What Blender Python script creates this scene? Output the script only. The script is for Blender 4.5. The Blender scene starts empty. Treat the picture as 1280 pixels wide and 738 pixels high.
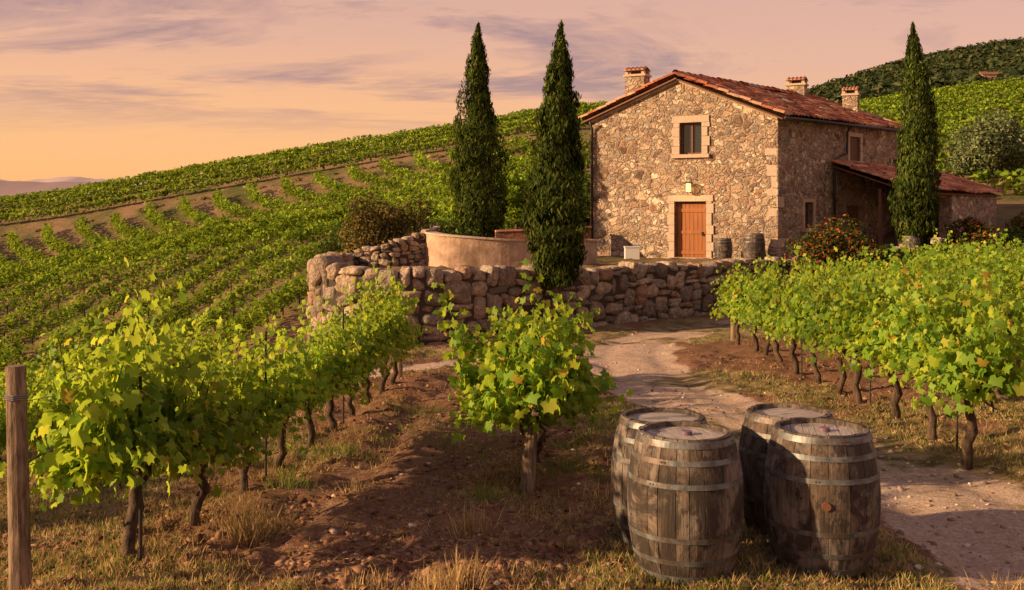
import bpy, math, random
import numpy as np
from mathutils import Vector, Matrix
from mathutils.geometry import tessellate_polygon
random.seed(7); rng=np.random.default_rng(11)
scene=bpy.context.scene
R=math.radians
# ------------------------------------------------------------------ mesh helpers
def mk_mesh(name,V,F,mats=(),smooth=False,midx=None):
    V=np.asarray(V,dtype=np.float32).reshape(-1,3)
    me=bpy.data.meshes.new(name)
    if isinstance(F,np.ndarray):
        nf,k=F.shape
        me.vertices.add(len(V)); me.vertices.foreach_set('co',V.ravel())
        me.loops.add(nf*k); me.loops.foreach_set('vertex_index',F.astype(np.int32).ravel())
        me.polygons.add(nf); me.polygons.foreach_set('loop_start',np.arange(0,nf*k,k,dtype=np.int32))
        me.update(calc_edges=True)
    else:
        me.from_pydata(V.tolist(),[],F); me.update()
    for m in mats: me.materials.append(m)
    if midx is not None: me.polygons.foreach_set('material_index',np.asarray(midx,dtype=np.int32))
    if smooth: me.polygons.foreach_set('use_smooth',np.ones(len(me.polygons),dtype=bool))
    return me
def obj(name,me,parent=None,loc=(0,0,0),rotz=0,scale=(1,1,1)):
    o=bpy.data.objects.new(name,me); scene.collection.objects.link(o)
    o.location=loc; o.rotation_euler=(0,0,rotz); o.scale=scale
    if parent: o.parent=parent
    return o
def empty(name,loc=(0,0,0),rotz=0,scale=(1,1,1)):
    return obj(name,None,None,loc,rotz,scale)
class MB:
    def __init__(s): s.v=[]; s.f=[]; s.m=[]
    def add(s,V,F,m=0):
        o=len(s.v); s.v.extend([tuple(p) for p in V]); s.f.extend([tuple(i+o for i in f) for f in F]); s.m.extend([m]*len(F))
    def box(s,c,sz,m=0,fr=None):
        x,y,z=[a/2 for a in sz]
        V=[Vector((c[0]+i*x,c[1]+j*y,c[2]+k*z)) for i in(-1,1) for j in(-1,1) for k in(-1,1)]
        if fr: V=[fr(v) for v in V]
        s.add(V,[(0,1,3,2),(4,6,7,5),(0,4,5,1),(2,3,7,6),(0,2,6,4),(1,5,7,3)],m)
    def tube(s,P,Rr,n=8,m=0,cap=True):
        P=[Vector(p) for p in P]; V=[];F=[]
        for i,p in enumerate(P):
            d=(P[min(i+1,len(P)-1)]-P[max(i-1,0)]).normalized()
            a=d.cross(Vector((0.13,0.97,0.2)) if abs(d.y)<.9 else Vector((1,0,0))).normalized(); b=d.cross(a)
            r=Rr[i] if hasattr(Rr,'__len__') else Rr
            for k in range(n):
                t=2*math.pi*k/n; V.append(p+a*math.cos(t)*r+b*math.sin(t)*r)
        for i in range(len(P)-1):
            for k in range(n):
                F.append((i*n+k,i*n+(k+1)%n,(i+1)*n+(k+1)%n,(i+1)*n+k))
        if cap: F.append(tuple(range(n))[::-1]); F.append(tuple((len(P)-1)*n+k for k in range(n)))
        s.add(V,F,m)
    def mesh(s,name,mats,smooth=False): return mk_mesh(name,s.v,s.f,mats,smooth,s.m)
def hsh(ix,iy,seed):
    h=np.sin(ix*127.1+iy*311.7+seed*74.7)*43758.5453
    return h-np.floor(h)
def vnoise(x,y,seed=0):
    xi=np.floor(x); yi=np.floor(y); fx=x-xi; fy=y-yi
    fx=fx*fx*(3-2*fx); fy=fy*fy*(3-2*fy)
    return (hsh(xi,yi,seed)*(1-fx)+hsh(xi+1,yi,seed)*fx)*(1-fy)+(hsh(xi,yi+1,seed)*(1-fx)+hsh(xi+1,yi+1,seed)*fx)*fy
def fbm(x,y,seed=0,o=4):
    r=0;a=.5
    for i in range(o): r=r+a*vnoise(x,y,seed+i); x=x*2.03+5.1; y=y*2.03+1.7; a*=.5
    return r
def sstep(a,b,x):
    t=np.clip((x-a)/(b-a),0,1); return t*t*(3-2*t)
# ------------------------------------------------------------------ node helpers
class NT:
    def __init__(s,nt): s.nt=nt; nt.nodes.clear()
    def n(s,t,ins=None,**kw):
        nd=s.nt.nodes.new(t)
        for k,v in kw.items(): setattr(nd,k,v)
        if ins:
            for k,v in ins.items():
                sk=nd.inputs[k]
                if hasattr(v,'is_output'): s.nt.links.new(v,sk)
                else: sk.default_value=v
        return nd
    def math(s,op,a,b=0,c=None,clamp=False):
        d={0:a,1:b}
        if c is not None: d[2]=c
        return s.n('ShaderNodeMath',d,operation=op,use_clamp=clamp).outputs[0]
    def mix(s,f,a,b,bt='MIX'):
        nd=s.nt.nodes.new('ShaderNodeMix'); nd.data_type='RGBA'; nd.blend_type=bt
        for i,v in ((0,f),(6,a),(7,b)):
            if hasattr(v,'is_output'): s.nt.links.new(v,nd.inputs[i])
            else: nd.inputs[i].default_value=v if i==0 or len(v)==4 else (*v,1)
        return nd.outputs[2]
    def ramp(s,f,st,interp='LINEAR'):
        nd=s.n('ShaderNodeValToRGB',{0:f}); cr=nd.color_ramp; cr.interpolation=interp
        while len(cr.elements)<len(st): cr.elements.new(0.5)
        for e,(p,c) in zip(cr.elements,st): e.position=p; e.color=(*c,1) if not isinstance(c,(int,float)) else (c,c,c,1)
        return nd.outputs[0]
    def noise(s,co,sc,det=4,rough=.6,dist=0):
        return s.n('ShaderNodeTexNoise',{'Vector':co,'Scale':sc,'Detail':det,'Roughness':rough,'Distortion':dist}).outputs[0]
    def mapr(s,v,a,b,c=0,d=1):
        return s.n('ShaderNodeMapRange',{0:v,1:a,2:b,3:c,4:d}).outputs[0]
    def coord(s,o='Object'): return s.n('ShaderNodeTexCoord').outputs[o]
    def map(s,co,scale=(1,1,1),rot=(0,0,0)): return s.n('ShaderNodeMapping',{'Vector':co,'Scale':scale,'Rotation':rot}).outputs[0]
def newmat(name):
    m=bpy.data.materials.new(name); m.use_nodes=True; return m,NT(m.node_tree)
def finish(t,col,rough=.8,h=None,bs=.3,bd=.02,metal=0,spec=.3):
    ins={'Base Color':col,'Roughness':rough,'Metallic':metal,'Specular IOR Level':spec}
    if h is not None: ins['Normal']=t.n('ShaderNodeBump',{'Strength':bs,'Distance':bd,'Height':h}).outputs[0]
    p=t.n('ShaderNodeBsdfPrincipled',ins)
    t.n('ShaderNodeOutputMaterial',{'Surface':p.outputs[0]}); return p
def leafmat(name,stops,trans=.35,tcol=(.35,.45,.05),spec=0):
    m,t=newmat(name)
    g=t.n('ShaderNodeNewGeometry'); rnd=g.outputs['Random Per Island']
    c=t.ramp(rnd,stops)
    nz=t.noise(g.outputs['Position'],.6,0)
    c=t.mix(1,c,t.ramp(nz,[(.3,.72),(.7,1.28)]),'MULTIPLY')
    if spec: p=t.n('ShaderNodeBsdfPrincipled',{'Base Color':c,'Roughness':.5,'Specular IOR Level':spec})
    else: p=t.n('ShaderNodeBsdfDiffuse',{'Color':c})
    tr=t.n('ShaderNodeBsdfTranslucent',{'Color':t.mix(.5,c,(*tcol,1))})
    mx=t.n('ShaderNodeMixShader',{0:trans,1:p.outputs[0],2:tr.outputs[0]})
    t.n('ShaderNodeOutputMaterial',{'Surface':mx.outputs[0]}); return m
# ------------------------------------------------------------------ materials
M_vine=leafmat('vine_leaf',[(0,(.045,.11,.012)),(.35,(.10,.21,.02)),(.75,(.22,.35,.033)),(.94,(.38,.43,.05)),(1,(.42,.26,.05))],.5,(.72,.82,.05),.15)
M_vinefar=leafmat('vineyard_leaf',[(0,(.045,.10,.012)),(.5,(.14,.235,.022)),(1,(.30,.37,.035))],.3,(.55,.62,.05))
M_cyp=leafmat('cypress_leaf',[(0,(.014,.026,.008)),(.6,(.042,.066,.014)),(1,(.12,.135,.026))],.12,(.18,.19,.03))
M_bush=leafmat('bush_leaf',[(0,(.03,.055,.015)),(.6,(.07,.105,.025)),(1,(.14,.15,.035))],.2,(.25,.3,.05))
M_olive=leafmat('olive_leaf',[(0,(.06,.085,.035)),(.6,(.13,.16,.07)),(1,(.25,.27,.13))],.2,(.28,.32,.1))
M_dry=leafmat('scrub_leaf',[(0,(.05,.05,.02)),(.6,(.13,.105,.035)),(1,(.24,.17,.06))],.2,(.3,.22,.06))
M_flower=leafmat('flower_leaf',[(0,(.03,.05,.015)),(.6,(.07,.085,.022)),(.80,(.1,.09,.02)),(.82,(.30,.06,.02)),(1,(.40,.12,.03))],.15,(.2,.2,.04))
M_forest=leafmat('forest_leaf',[(0,(.022,.038,.018)),(.6,(.05,.065,.026)),(1,(.095,.10,.04))],.1,(.1,.14,.03))
M_grass=leafmat('green_grass',[(0,(.06,.11,.02)),(.6,(.13,.18,.035)),(1,(.25,.24,.07))],.3,(.35,.4,.06))
M_straw=leafmat('straw_grass',[(0,(.19,.125,.06)),(.6,(.42,.29,.13)),(1,(.62,.46,.22))],.3,(.6,.42,.16))
def woodbark(name,a,b):
    m,t=newmat(name); co=t.coord(); n=t.noise(t.map(co,(1,1,.15)),30,5,.7)
    c=t.mix(t.mapr(n,.35,.65),a,b); finish(t,c,.9,n,.9,.02); return m
M_bark=woodbark('vine_bark',(.022,.015,.011),(.12,.075,.05))
M_trunk=woodbark('tree_bark',(.05,.035,.025),(.16,.12,.09))
M_post=woodbark('weathered_post',(.07,.045,.03),(.32,.225,.15))
def rubble(name,mort,cols,flat=1.4):
    m,t=newmat(name); co=t.coord()
    wn=t.n('ShaderNodeTexNoise',{'Vector':co,'Scale':3.2,'Detail':3}).outputs[1]
    w=t.n('ShaderNodeVectorMath',{0:wn,1:(.5,.5,.5)},operation='SUBTRACT').outputs[0]
    w=t.n('ShaderNodeVectorMath',{0:w,'Scale':.34},operation='SCALE').outputs[0]
    cc=t.n('ShaderNodeVectorMath',{0:co,1:w},operation='ADD').outputs[0]
    cc=t.map(cc,(1,1,flat))
    fine=t.noise(co,13,5,.72)
    sel=t.mapr(t.noise(co,1.7,2),.50,.505)
    def lay(sc):
        v1=t.n('ShaderNodeTexVoronoi',{'Vector':cc,'Scale':sc,'Randomness':1.})
        v2=t.n('ShaderNodeTexVoronoi',{'Vector':cc,'Scale':sc,'Randomness':1.},feature='DISTANCE_TO_EDGE')
        return v1.outputs['Color'],v2.outputs['Distance']
    ca,ea=lay(2.9); cb,eb=lay(5.0)
    vc=t.mix(sel,ca,cb); ed=t.n('ShaderNodeMix',{0:sel,2:ea,3:eb}).outputs[0]
    rnd=t.n('ShaderNodeTexWhiteNoise',{'Vector':vc},noise_dimensions='3D')
    c=t.ramp(rnd.outputs['Value'],cols)
    c=t.mix(1,c,t.ramp(fine,[(.3,.42),(.7,1.42)]),'MULTIPLY')
    big=t.noise(co,.5,3); c=t.mix(1,c,t.ramp(big,[(.3,.75),(.7,1.2)]),'MULTIPLY')
    edge=t.math('ADD',ed,t.math('MULTIPLY',t.math('SUBTRACT',fine,.5),.2))
    msk=t.mapr(edge,.03,.10)
    mc=t.mix(t.noise(co,9,4,.7),tuple(x*.5 for x in mort),tuple(x*1.35 for x in mort))
    c=t.mix(msk,mc,c)
    h=t.math('ADD',t.mapr(edge,.0,.16),t.math('MULTIPLY',fine,.8))
    finish(t,c,.95,h,.9,.06,spec=.1); return m
scol=[(0,(.15,.105,.08)),(.2,(.36,.235,.155)),(.38,(.54,.40,.28)),(.5,(.22,.18,.15)),(.65,(.46,.32,.21)),(.8,(.68,.55,.42)),(.9,(.36,.32,.28)),(1,(.34,.16,.09))]
M_rub=rubble('rubble_stone',(.42,.315,.23),scol)
m,t=newmat('dressed_stone'); co=t.coord(); n=t.noise(co,9,5,.65); finish(t,t.mix(n,(.32,.235,.18),(.58,.45,.34)),.9,n,.6,.03); M_quoin=m
m,t=newmat('dry_stone'); M_stone=m
g=t.n('ShaderNodeNewGeometry'); co=t.coord(); n=t.noise(co,9,6,.72); n2=t.noise(co,2.2,4); mu=t.noise(co,4.5,3,.5,1.2)
c=t.ramp(g.outputs['Random Per Island'],[(0,(.26,.20,.155)),(.3,(.46,.345,.25)),(.6,(.62,.47,.34)),(.85,(.36,.30,.255)),(1,(.48,.28,.17))])
c=t.mix(1,c,t.ramp(n,[(.32,.4),(.7,1.35)]),'MULTIPLY'); c=t.mix(t.mapr(n2,.52,.68,0,.5),c,(.16,.13,.105))
finish(t,c,.97,t.math('ADD',t.math('MULTIPLY',n,.8),t.math('MULTIPLY',mu,1.2)),1,.13,spec=.1)
m,t=newmat('dark_core'); M_core=m; finish(t,(.06,.045,.035,1),1)
m,t=newmat('plaster'); M_plaster=m; co=t.coord(); n=t.noise(co,3,7,.7); n2=t.noise(co,1.1,4)
c=t.mix(t.mapr(n,.3,.7),(.30,.19,.13),(.56,.40,.29)); c=t.mix(t.mapr(n2,.45,.62,0,.85),c,(.21,.135,.095)); finish(t,c,.95,n,.7,.06)
m,t=newmat('terracotta_wall'); M_terr=m; co=t.coord(); n=t.noise(co,6,7,.75); finish(t,t.mix(t.mapr(n,.35,.65),(.11,.05,.03),(.34,.15,.085)),.95,n,.8,.05)
m,t=newmat('clay_tile'); M_tile=m
uv=t.coord('UV'); fl=t.n('ShaderNodeVectorMath',{0:uv},operation='FLOOR').outputs[0]
wn=t.n('ShaderNodeTexWhiteNoise',{'Vector':fl},noise_dimensions='2D').outputs['Value']
c=t.ramp(wn,[(0,(.15,.06,.04)),(.3,(.34,.105,.055)),(.6,(.50,.17,.08)),(.85,(.62,.30,.17)),(1,(.40,.29,.21))])
co=t.coord(); n=t.noise(co,5,5,.7); c=t.mix(1,c,t.ramp(n,[(.3,.45),(.7,1.3)]),'MULTIPLY')
n2=t.noise(co,1.3,4); c=t.mix(t.mapr(n2,.52,.75,0,.5),c,(.18,.13,.10)); finish(t,c,.9,n,.4,.02)
m,t=newmat('barrel_wood'); M_bw=m
g=t.n('ShaderNodeNewGeometry'); co=t.coord(); oi=t.n('ShaderNodeObjectInfo').outputs['Random']
rc=t.n('ShaderNodeVectorMath',{0:co,1:t.n('ShaderNodeCombineXYZ',{0:t.math('MULTIPLY',oi,7),2:t.math('MULTIPLY',oi,3)}).outputs[0]},operation='ADD').outputs[0]
n=t.noise(t.map(rc,(1,1,.08)),42,6,.75); n3=t.noise(t.map(rc,(1,1,.7)),3.6,7,.72,1.0); n4=t.noise(rc,2.6,5,.65); n5=t.noise(t.map(rc,(1,1,.6)),15,5,.7)
c=t.ramp(g.outputs['Random Per Island'],[(0,(.10,.068,.046)),(.35,(.135,.096,.07)),(.7,(.165,.122,.09)),(1,(.20,.155,.12))])
c=t.mix(1,c,t.ramp(n,[(.3,.35),(.7,1.5)]),'MULTIPLY')
c=t.mix(t.mapr(n4,.46,.62,0,.55),c,(.25,.215,.19))
c=t.mix(t.mapr(n3,.45,.55,0,.85),c,(.027,.020,.017)); c=t.mix(t.mapr(n5,.55,.62,0,.8),c,(.020,.016,.014))
finish(t,c,.72,n,.9,.014)
m,t=newmat('barrel_hoop'); M_hoop=m; co=t.coord(); n=t.noise(co,16,5,.7); n2=t.noise(co,5,4)
c=t.mix(t.mapr(n,.35,.65),(.085,.09,.09),(.20,.205,.20)); c=t.mix(t.mapr(n2,.47,.6,0,.85),c,(.09,.055,.04)); finish(t,c,.5,n,.3,.005,metal=.35)
m,t=newmat('barrel_head_wood'); M_head=m; co=t.coord(); n=t.noise(t.map(co,(6,.5,1)),14,5,.7); n2=t.noise(co,5,4)
c=t.mix(t.mapr(n,.3,.7),(.20,.165,.135),(.50,.43,.36)); c=t.mix(t.mapr(n2,.48,.68,0,.8),c,(.09,.065,.05)); finish(t,c,.6,n,.5,.01)
m,t=newmat('bung'); M_bung=m; finish(t,(.15,.09,.13,1),.6)
m,t=newmat('door_wood'); M_door=m; co=t.coord(); n=t.noise(t.map(co,(1,1,.1)),14,5,.6); finish(t,t.mix(n,(.15,.05,.016),(.40,.15,.045)),.5,n,.3,.01)
m,t=newmat('shutter_wood'); M_shut=m; co=t.coord(); n=t.noise(t.map(co,(1,1,.1)),14,5,.6); finish(t,t.mix(n,(.08,.035,.018),(.2,.09,.045)),.6,n,.3,.01)
m,t=newmat('glass'); M_glass=m; finish(t,(.02,.025,.03,1),.08,spec=.8)
m,t=newmat('dark_metal'); M_metal=m; finish(t,(.05,.045,.045,1),.5,metal=.6)
m,t=newmat('wire'); M_wire=m; finish(t,(.25,.23,.2,1),.5,metal=.8)
m,t=newmat('white_paint'); M_white=m; finish(t,(.6,.58,.55,1),.7)
m,t=newmat('blue_plastic'); M_blue=m; finish(t,(.04,.12,.35,1),.5)
m,t=newmat('lamp_glow'); M_glow=m
t.n('ShaderNodeOutputMaterial',{'Surface':t.n('ShaderNodeEmission',{'Color':(1,.55,.15,1),'Strength':4}).outputs[0]})
def stonemat(name,st):
    m,t=newmat(name); g=t.n('ShaderNodeNewGeometry'); co=t.coord(); n=t.noise(co,30,3)
    c=t.ramp(g.outputs['Random Per Island'],st); finish(t,t.mix(1,c,t.ramp(n,[(.3,.6),(.7,1.3)]),'MULTIPLY'),.97,spec=.05); return m
M_peb=stonemat('pebble',[(0,(.2,.12,.085)),(.5,(.33,.22,.16)),(.8,(.46,.35,.27)),(1,(.62,.53,.44))])
M_clod=stonemat('clod',[(0,(.10,.048,.03)),(.5,(.20,.10,.062)),(1,(.33,.195,.125))])
# ------------------------------------------------------------------ terrain
US=np.array([-.8,-.51,-.34,-.2,-.06,.08,.2,.3,.4,.52,.8])
YS=np.array([6,12,20,28,36,46,58,70,95,130,220,300,450,900,2600.])
ZT=np.array([[0]*11,
[-1.2,-.8,-.45,-.27,-.22,-.22,-.22,-.22,-.2,-.2,-.1],
[-2.7,-2.1,-1.25,-.7,-.52,-.5,-.5,-.45,-.3,-.2,0],
[-3.9,-3.3,-2.3,-1.25,-1.0,-.8,-.7,-.5,-.1,.1,.4],
[-3.6,-2.9,-1.5,-.4,-.6,-.6,-.6,.2,.9,1.0,1.2],
[-1.8,-.85,.6,1.5,1.9,1.3,1.3,1.8,2.4,2.6,2.6],
[-3.9,-3.3,-1.6,.3,2.1,2.5,2.6,3.4,4.2,4.5,4.5],
[-3.6,-2.7,-.6,1.5,3.5,4.0,4,5,6.5,6.8,6.8],
[1.2,3.1,5.8,8.0,10.0,12.0,11,9.7,10.8,11.5,12],
[-2,.3,4,8,12,14.5,15,15,17,18.5,20],
[-3,-1,4,9,14,20,22,25,30,34,38],
[-3,-2,0,6,12,20,28,38,47,53,57],
[-5,-3,-2,2,8,15,25,33,38,42,46],
[-5]*11,[-5]*11],dtype=float)
def hermite(knots,vals,x):
    K=len(knots); tg=np.zeros_like(vals)
    for i in range(K):
        a=max(i-1,0); b=min(i+1,K-1); tg[i]=(vals[b]-vals[a])/(knots[b]-knots[a])
    i=np.clip(np.searchsorted(knots,x,side='right')-1,0,K-2)
    h=knots[i+1]-knots[i]; t=(x-knots[i])/h
    return i,h,t,tg
def Hbase(X,Y):
    X=np.asarray(X,float); Y=np.asarray(Y,float); sh=X.shape; X=X.ravel(); Y=Y.ravel()
    Yc=np.clip(Y,6,2599); u=np.clip(X/Yc,-.8,.7999); lk=np.log(YS); ly=np.log(Yc)
    i,h,t,tg=hermite(lk,ZT,ly)
    t=t[:,None]; h=h[:,None]
    h00=2*t**3-3*t**2+1; h10=t**3-2*t**2+t; h01=-2*t**3+3*t**2; h11=t**3-t**2
    C=(h00*ZT[i]+h10*h*tg[i]+h01*ZT[i+1]+h11*h*tg[i+1]).T
    j=np.clip(np.searchsorted(US,u,side='right')-1,0,9); n=np.arange(len(u))
    hh=US[j+1]-US[j]; t=(u-US[j])/hh
    def tang(k):
        a=np.maximum(k-1,0); b=np.minimum(k+1,10); return (C[b,n]-C[a,n])/(US[b]-US[a])
    z=(2*t**3-3*t**2+1)*C[j,n]+(t**3-2*t**2+t)*hh*tang(j)+(-2*t**3+3*t**2)*C[j+1,n]+(t**3-t**2)*hh*tang(j+1)
    return z.reshape(sh)
WALL=[(-4.2,35.5),(-5.1,31),(-5.35,28),(-4.9,26.2),(-3.9,25.3),(-2.4,25),(0,26.3),(2.2,28),(3.8,29.5),(7.7,33),(10.5,34),(17,36.5)]
TERR=WALL+[(24,40),(24,60),(0,54),(-3.2,44)]
def segdist(X,Y,pts):
    d=np.full(X.shape,1e9)
    for (ax,ay),(bx,by) in zip(pts[:-1],pts[1:]):
        vx,vy=bx-ax,by-ay; t=np.clip(((X-ax)*vx+(Y-ay)*vy)/(vx*vx+vy*vy),0,1)
        d=np.minimum(d,np.hypot(X-ax-t*vx,Y-ay-t*vy))
    return d
def inpoly(X,Y,P):
    r=np.zeros(X.shape,bool)
    for (ax,ay),(bx,by) in zip(P,P[1:]+P[:1]):
        c=((ay>Y)!=(by>Y))&(X<(bx-ax)*(Y-ay)/(by-ay+1e-12)+ax); r^=c
    return r
TZ=.75
def H(X,Y):
    X=np.asarray(X,float); Y=np.asarray(Y,float)
    z=Hbase(X,Y)
    ins=inpoly(X,Y,TERR); d=segdist(X,Y,TERR+TERR[:1]); sd=np.where(ins,d,-d)
    k=sstep(-.15,.2,sd); tz=np.maximum(z,TZ+.02*(X>9)*(X-9))
    return z*(1-k)+tz*k
def Hs(x,y): return float(H(np.array([x]),np.array([y]))[0])
def cr(pts,n=10):
    out=[]
    P=[np.array(p,float) for p in pts]; P=[2*P[0]-P[1]]+P+[2*P[-1]-P[-2]]
    for i in range(1,len(P)-2):
        for k in range(n):
            t=k/n; out.append(tuple(.5*((2*P[i])+(-P[i-1]+P[i+1])*t+(2*P[i-1]-5*P[i]+4*P[i+1]-P[i+2])*t*t+(-P[i-1]+3*P[i]-3*P[i+1]+P[i+2])*t**3)))
    out.append(tuple(P[-2])); return out
PATH=cr([(3.6,-5),(3.5,3),(3.75,6.5),(3.8,8.6),(3.45,10.5),(2.95,12.3),(2.6,14),(2.35,16.5),(2.4,20),(3.3,24),(5.8,27.3),(9,28.8),(14,30),(22,32)])
ARM=cr([(2.4,20.5),(.8,20.2),(-.7,19.3),(-2.2,17.9),(-4,17.2),(-8,17),(-14,18)])
rows=[];y=-4.
while y<46: rows.append(y); y+=.0048*(y+8)
while y<110: rows.append(y); y+=.009*(y+8)
while y<2500: rows.append(y); y+=.025*(y+8)
rows=np.array(rows); cols=np.linspace(-1.15,1.15,720)
UU,YY=np.meshgrid(cols,rows); XX=UU*(YY+8)
ZZ=H(XX,YY)
pd=segdist(XX,YY,PATH); ad=segdist(XX,YY,ARM)
wob=(fbm(XX*1.3,YY*1.3,3)-.45)*.7
pm=np.maximum(1-sstep(.75,1.2,pd+wob),.9*(1-sstep(.25,.6,ad+wob)))
near=1-sstep(25,60,YY)
rough=(fbm(XX*2.2,YY*2.2,21,5)-.47)*.20+ (fbm(XX*9,YY*9,31,3)-.43)*.11
furrow=.03*np.sin((XX-.08*YY)*7+3*vnoise(XX*.5,YY*.5,5))*(XX>-2.2)*(XX<1.1)
ZZ=ZZ+near*((1-pm)*(rough+furrow)+pm*((fbm(XX*1.5,YY*1.5,41,4)-.47)*.07-.05))
ZZ=ZZ-near*pm*.03*np.exp(-((pd-.5)/.18)**2)
ZZ=ZZ+(1-near)*(fbm(XX*.08,YY*.08,51,4)-.47)*.8*sstep(60,200,YY)
nr,nc=XX.shape
idx=np.arange(nr*nc).reshape(nr,nc)
F=np.stack([idx[:-1,:-1],idx[:-1,1:],idx[1:,1:],idx[1:,:-1]],-1).reshape(-1,4)
V=np.stack([XX,YY,ZZ],-1).reshape(-1,3)
gm=sstep(.45,.6,fbm(XX*.55,YY*.55,61,5)+.10*np.exp(-((pd-1.4)/.6)**2))*.9
strip=np.exp(-((XX-(-.75+.06*YY))/.85)**2)*(YY<20)
gm=gm*(1-.75*strip)
gm=np.maximum(gm,sstep(22,34,YY)*.55)
gm=np.maximum(gm,.6*np.exp(-((pd-.0)/.14)**2)*(YY<19))
m,t=newmat('ground'); M_ground=m
co=t.coord(); A=t.n('ShaderNodeVertexColor',layer_name='mask').outputs[0]
sp=t.n('ShaderNodeSeparateColor',{0:A}).outputs
n1=t.noise(co,3,6,.7); n2=t.noise(co,22,5,.75); n3=t.noise(co,.7,3); n4=t.noise(co,75,3,.7)
soil=t.mix(t.mapr(n2,.3,.7),(.09,.042,.026),(.34,.18,.11)); soil=t.mix(t.mapr(n1,.45,.7,0,.6),soil,(.38,.24,.15)); soil=t.mix(t.mapr(n3,.5,.75,0,.5),soil,(.16,.085,.052))
gr=t.mix(t.mapr(n2,.35,.65),(.06,.06,.02),(.18,.15,.06)); gr=t.mix(t.mapr(n1,.40,.6),gr,(.38,.27,.14))
vo=t.n('ShaderNodeTexVoronoi',{'Vector':co,'Scale':38.})
grav=t.ramp(vo.outputs['Color'],[(0,(.38,.26,.19)),(.5,(.57,.42,.32)),(1,(.76,.61,.49))]); grav=t.mix(t.mapr(n1,.4,.68,0,.7),grav,(.44,.29,.20))
grav=t.mix(t.mapr(n4,.6,.75,0,.5),grav,(.16,.11,.08))
gn=t.math('ADD',sp[1],t.math('MULTIPLY',t.math('SUBTRACT',n2,.5),1.1)); c=t.mix(t.mapr(gn,.4,.62),soil,gr)
pn=t.math('ADD',sp[0],t.math('MULTIPLY',t.math('SUBTRACT',n1,.5),.8)); pn=t.math('SUBTRACT',pn,t.math('MULTIPLY',t.math('MULTIPLY',sp[1],sp[0]),.7)); c=t.mix(t.mapr(pn,.35,.65),c,grav)
far=t.mix(t.mapr(t.noise(co,.35,5),.38,.58),(.10,.10,.035),(.25,.16,.09)); c=t.mix(sp[2],c,far)
h=t.math('ADD',t.math('MULTIPLY',n2,1.2),n4)
finish(t,c,.97,h,.9,.035,spec=.05)
me=mk_mesh('ground',V,F,[M_ground],True)
ca=me.color_attributes.new('mask','FLOAT_COLOR','POINT')
farm=sstep(24,34,YY)
ca.data.foreach_set('color',np.stack([pm,gm,farm,np.ones_like(pm)],-1).astype(np.float32).ravel())
ground=obj('ground',me)
nx=260
for k,(y0,colA,colB,hh,zz) in enumerate([(1500,(.26,.20,.21),(.36,.27,.26),74,3),(2300,(.42,.33,.35),(.52,.41,.41),118,9)]):  # bluish-mauve atmospheric haze is put into the mountain base colours
    mv=[];mf=[]
    for j,(yy,amp) in enumerate([(y0,0),(y0*1.05,.7),(y0*1.1,1.0),(y0*1.4,.5)]):
        for i in range(nx):
            x=-2600+i*3400/nx; f=float(fbm(np.array([x*.0055+zz]),np.array([3.+j*.2]),9+k,7)[0])
            p=hh*(.62+.62*f)
            if x>-y0*.40: p*=max(0,1-(x+y0*.40)/700)
            mv.append((x,yy,-8+p*amp))
    for j in range(3):
        for i in range(nx-1): mf.append((j*nx+i,j*nx+i+1,(j+1)*nx+i+1,(j+1)*nx+i))
    m,t=newmat('hazy_mountain'); finish(t,t.mix(t.noise(t.coord(),.02,5),colA,colB),1,spec=0)
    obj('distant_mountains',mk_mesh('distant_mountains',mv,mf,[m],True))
# ------------------------------------------------------------------ foliage generators
def norm(a): return a/np.maximum(np.linalg.norm(a,axis=-1,keepdims=True),1e-9)
def scatter(T,TF,P,N,D,S):
    N=norm(N); D=norm(D-(D*N).sum(-1,keepdims=True)*N); B=np.cross(D,N)
    S=np.asarray(S,float)
    if S.ndim==1: S=np.stack([S,S,S],-1)
    V=P[:,None,:]+T[None,:,0:1]*B[:,None,:]*S[:,0,None,None]+T[None,:,1:2]*D[:,None,:]*S[:,1,None,None]+T[None,:,2:3]*N[:,None,:]*S[:,2,None,None]
    k=len(T); F=(TF[None]+ (np.arange(len(P))*k)[:,None,None]).reshape(-1,TF.shape[1])
    return V.reshape(-1,3),F
_a=[(0,1.0),(20,.66),(48,.95),(76,.58),(112,.8),(150,.52),(180,.12),(-150,.52),(-112,.8),(-76,.58),(-48,.95),(-20,.66)]
LT=np.array([(0,0,.06)]+[(math.sin(R(a))*r,math.cos(R(a))*r,-.22*r*r+(.05 if r<.7 else 0)) for a,r in _a])
LF=np.array([(0,i,i%12+1) for i in range(1,13)])[:,::-1].copy()
QT=np.array([(0,-1,0),(.55,0,.12),(0,1,-.1),(-.55,0,.12)],float); QF=np.array([(0,1,2,3)])
BT=np.array([(-.5,0,0),(.5,0,0),(.35,.5,.08),(-.35,.5,.08),(0.05,1,.3),(-.05,1,.3)],float); BF=np.array([(0,1,2,3),(3,2,4,5)])
def icos(sub):
    import bmesh
    bm=bmesh.new(); bmesh.ops.create_icosphere(bm,subdivisions=sub,radius=1); V=np.array([v.co[:] for v in bm.verts]); F=np.array([[v.index for v in f.verts] for f in bm.faces]); bm.free(); return V,F
IV1,IF1=icos(1); IV2,IF2=icos(3)
def quadleaves(P,N,S,D=None):
    if D is None: D=rng.normal(size=P.shape)
    return scatter(QT,QF,P,N,D,S)
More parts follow.
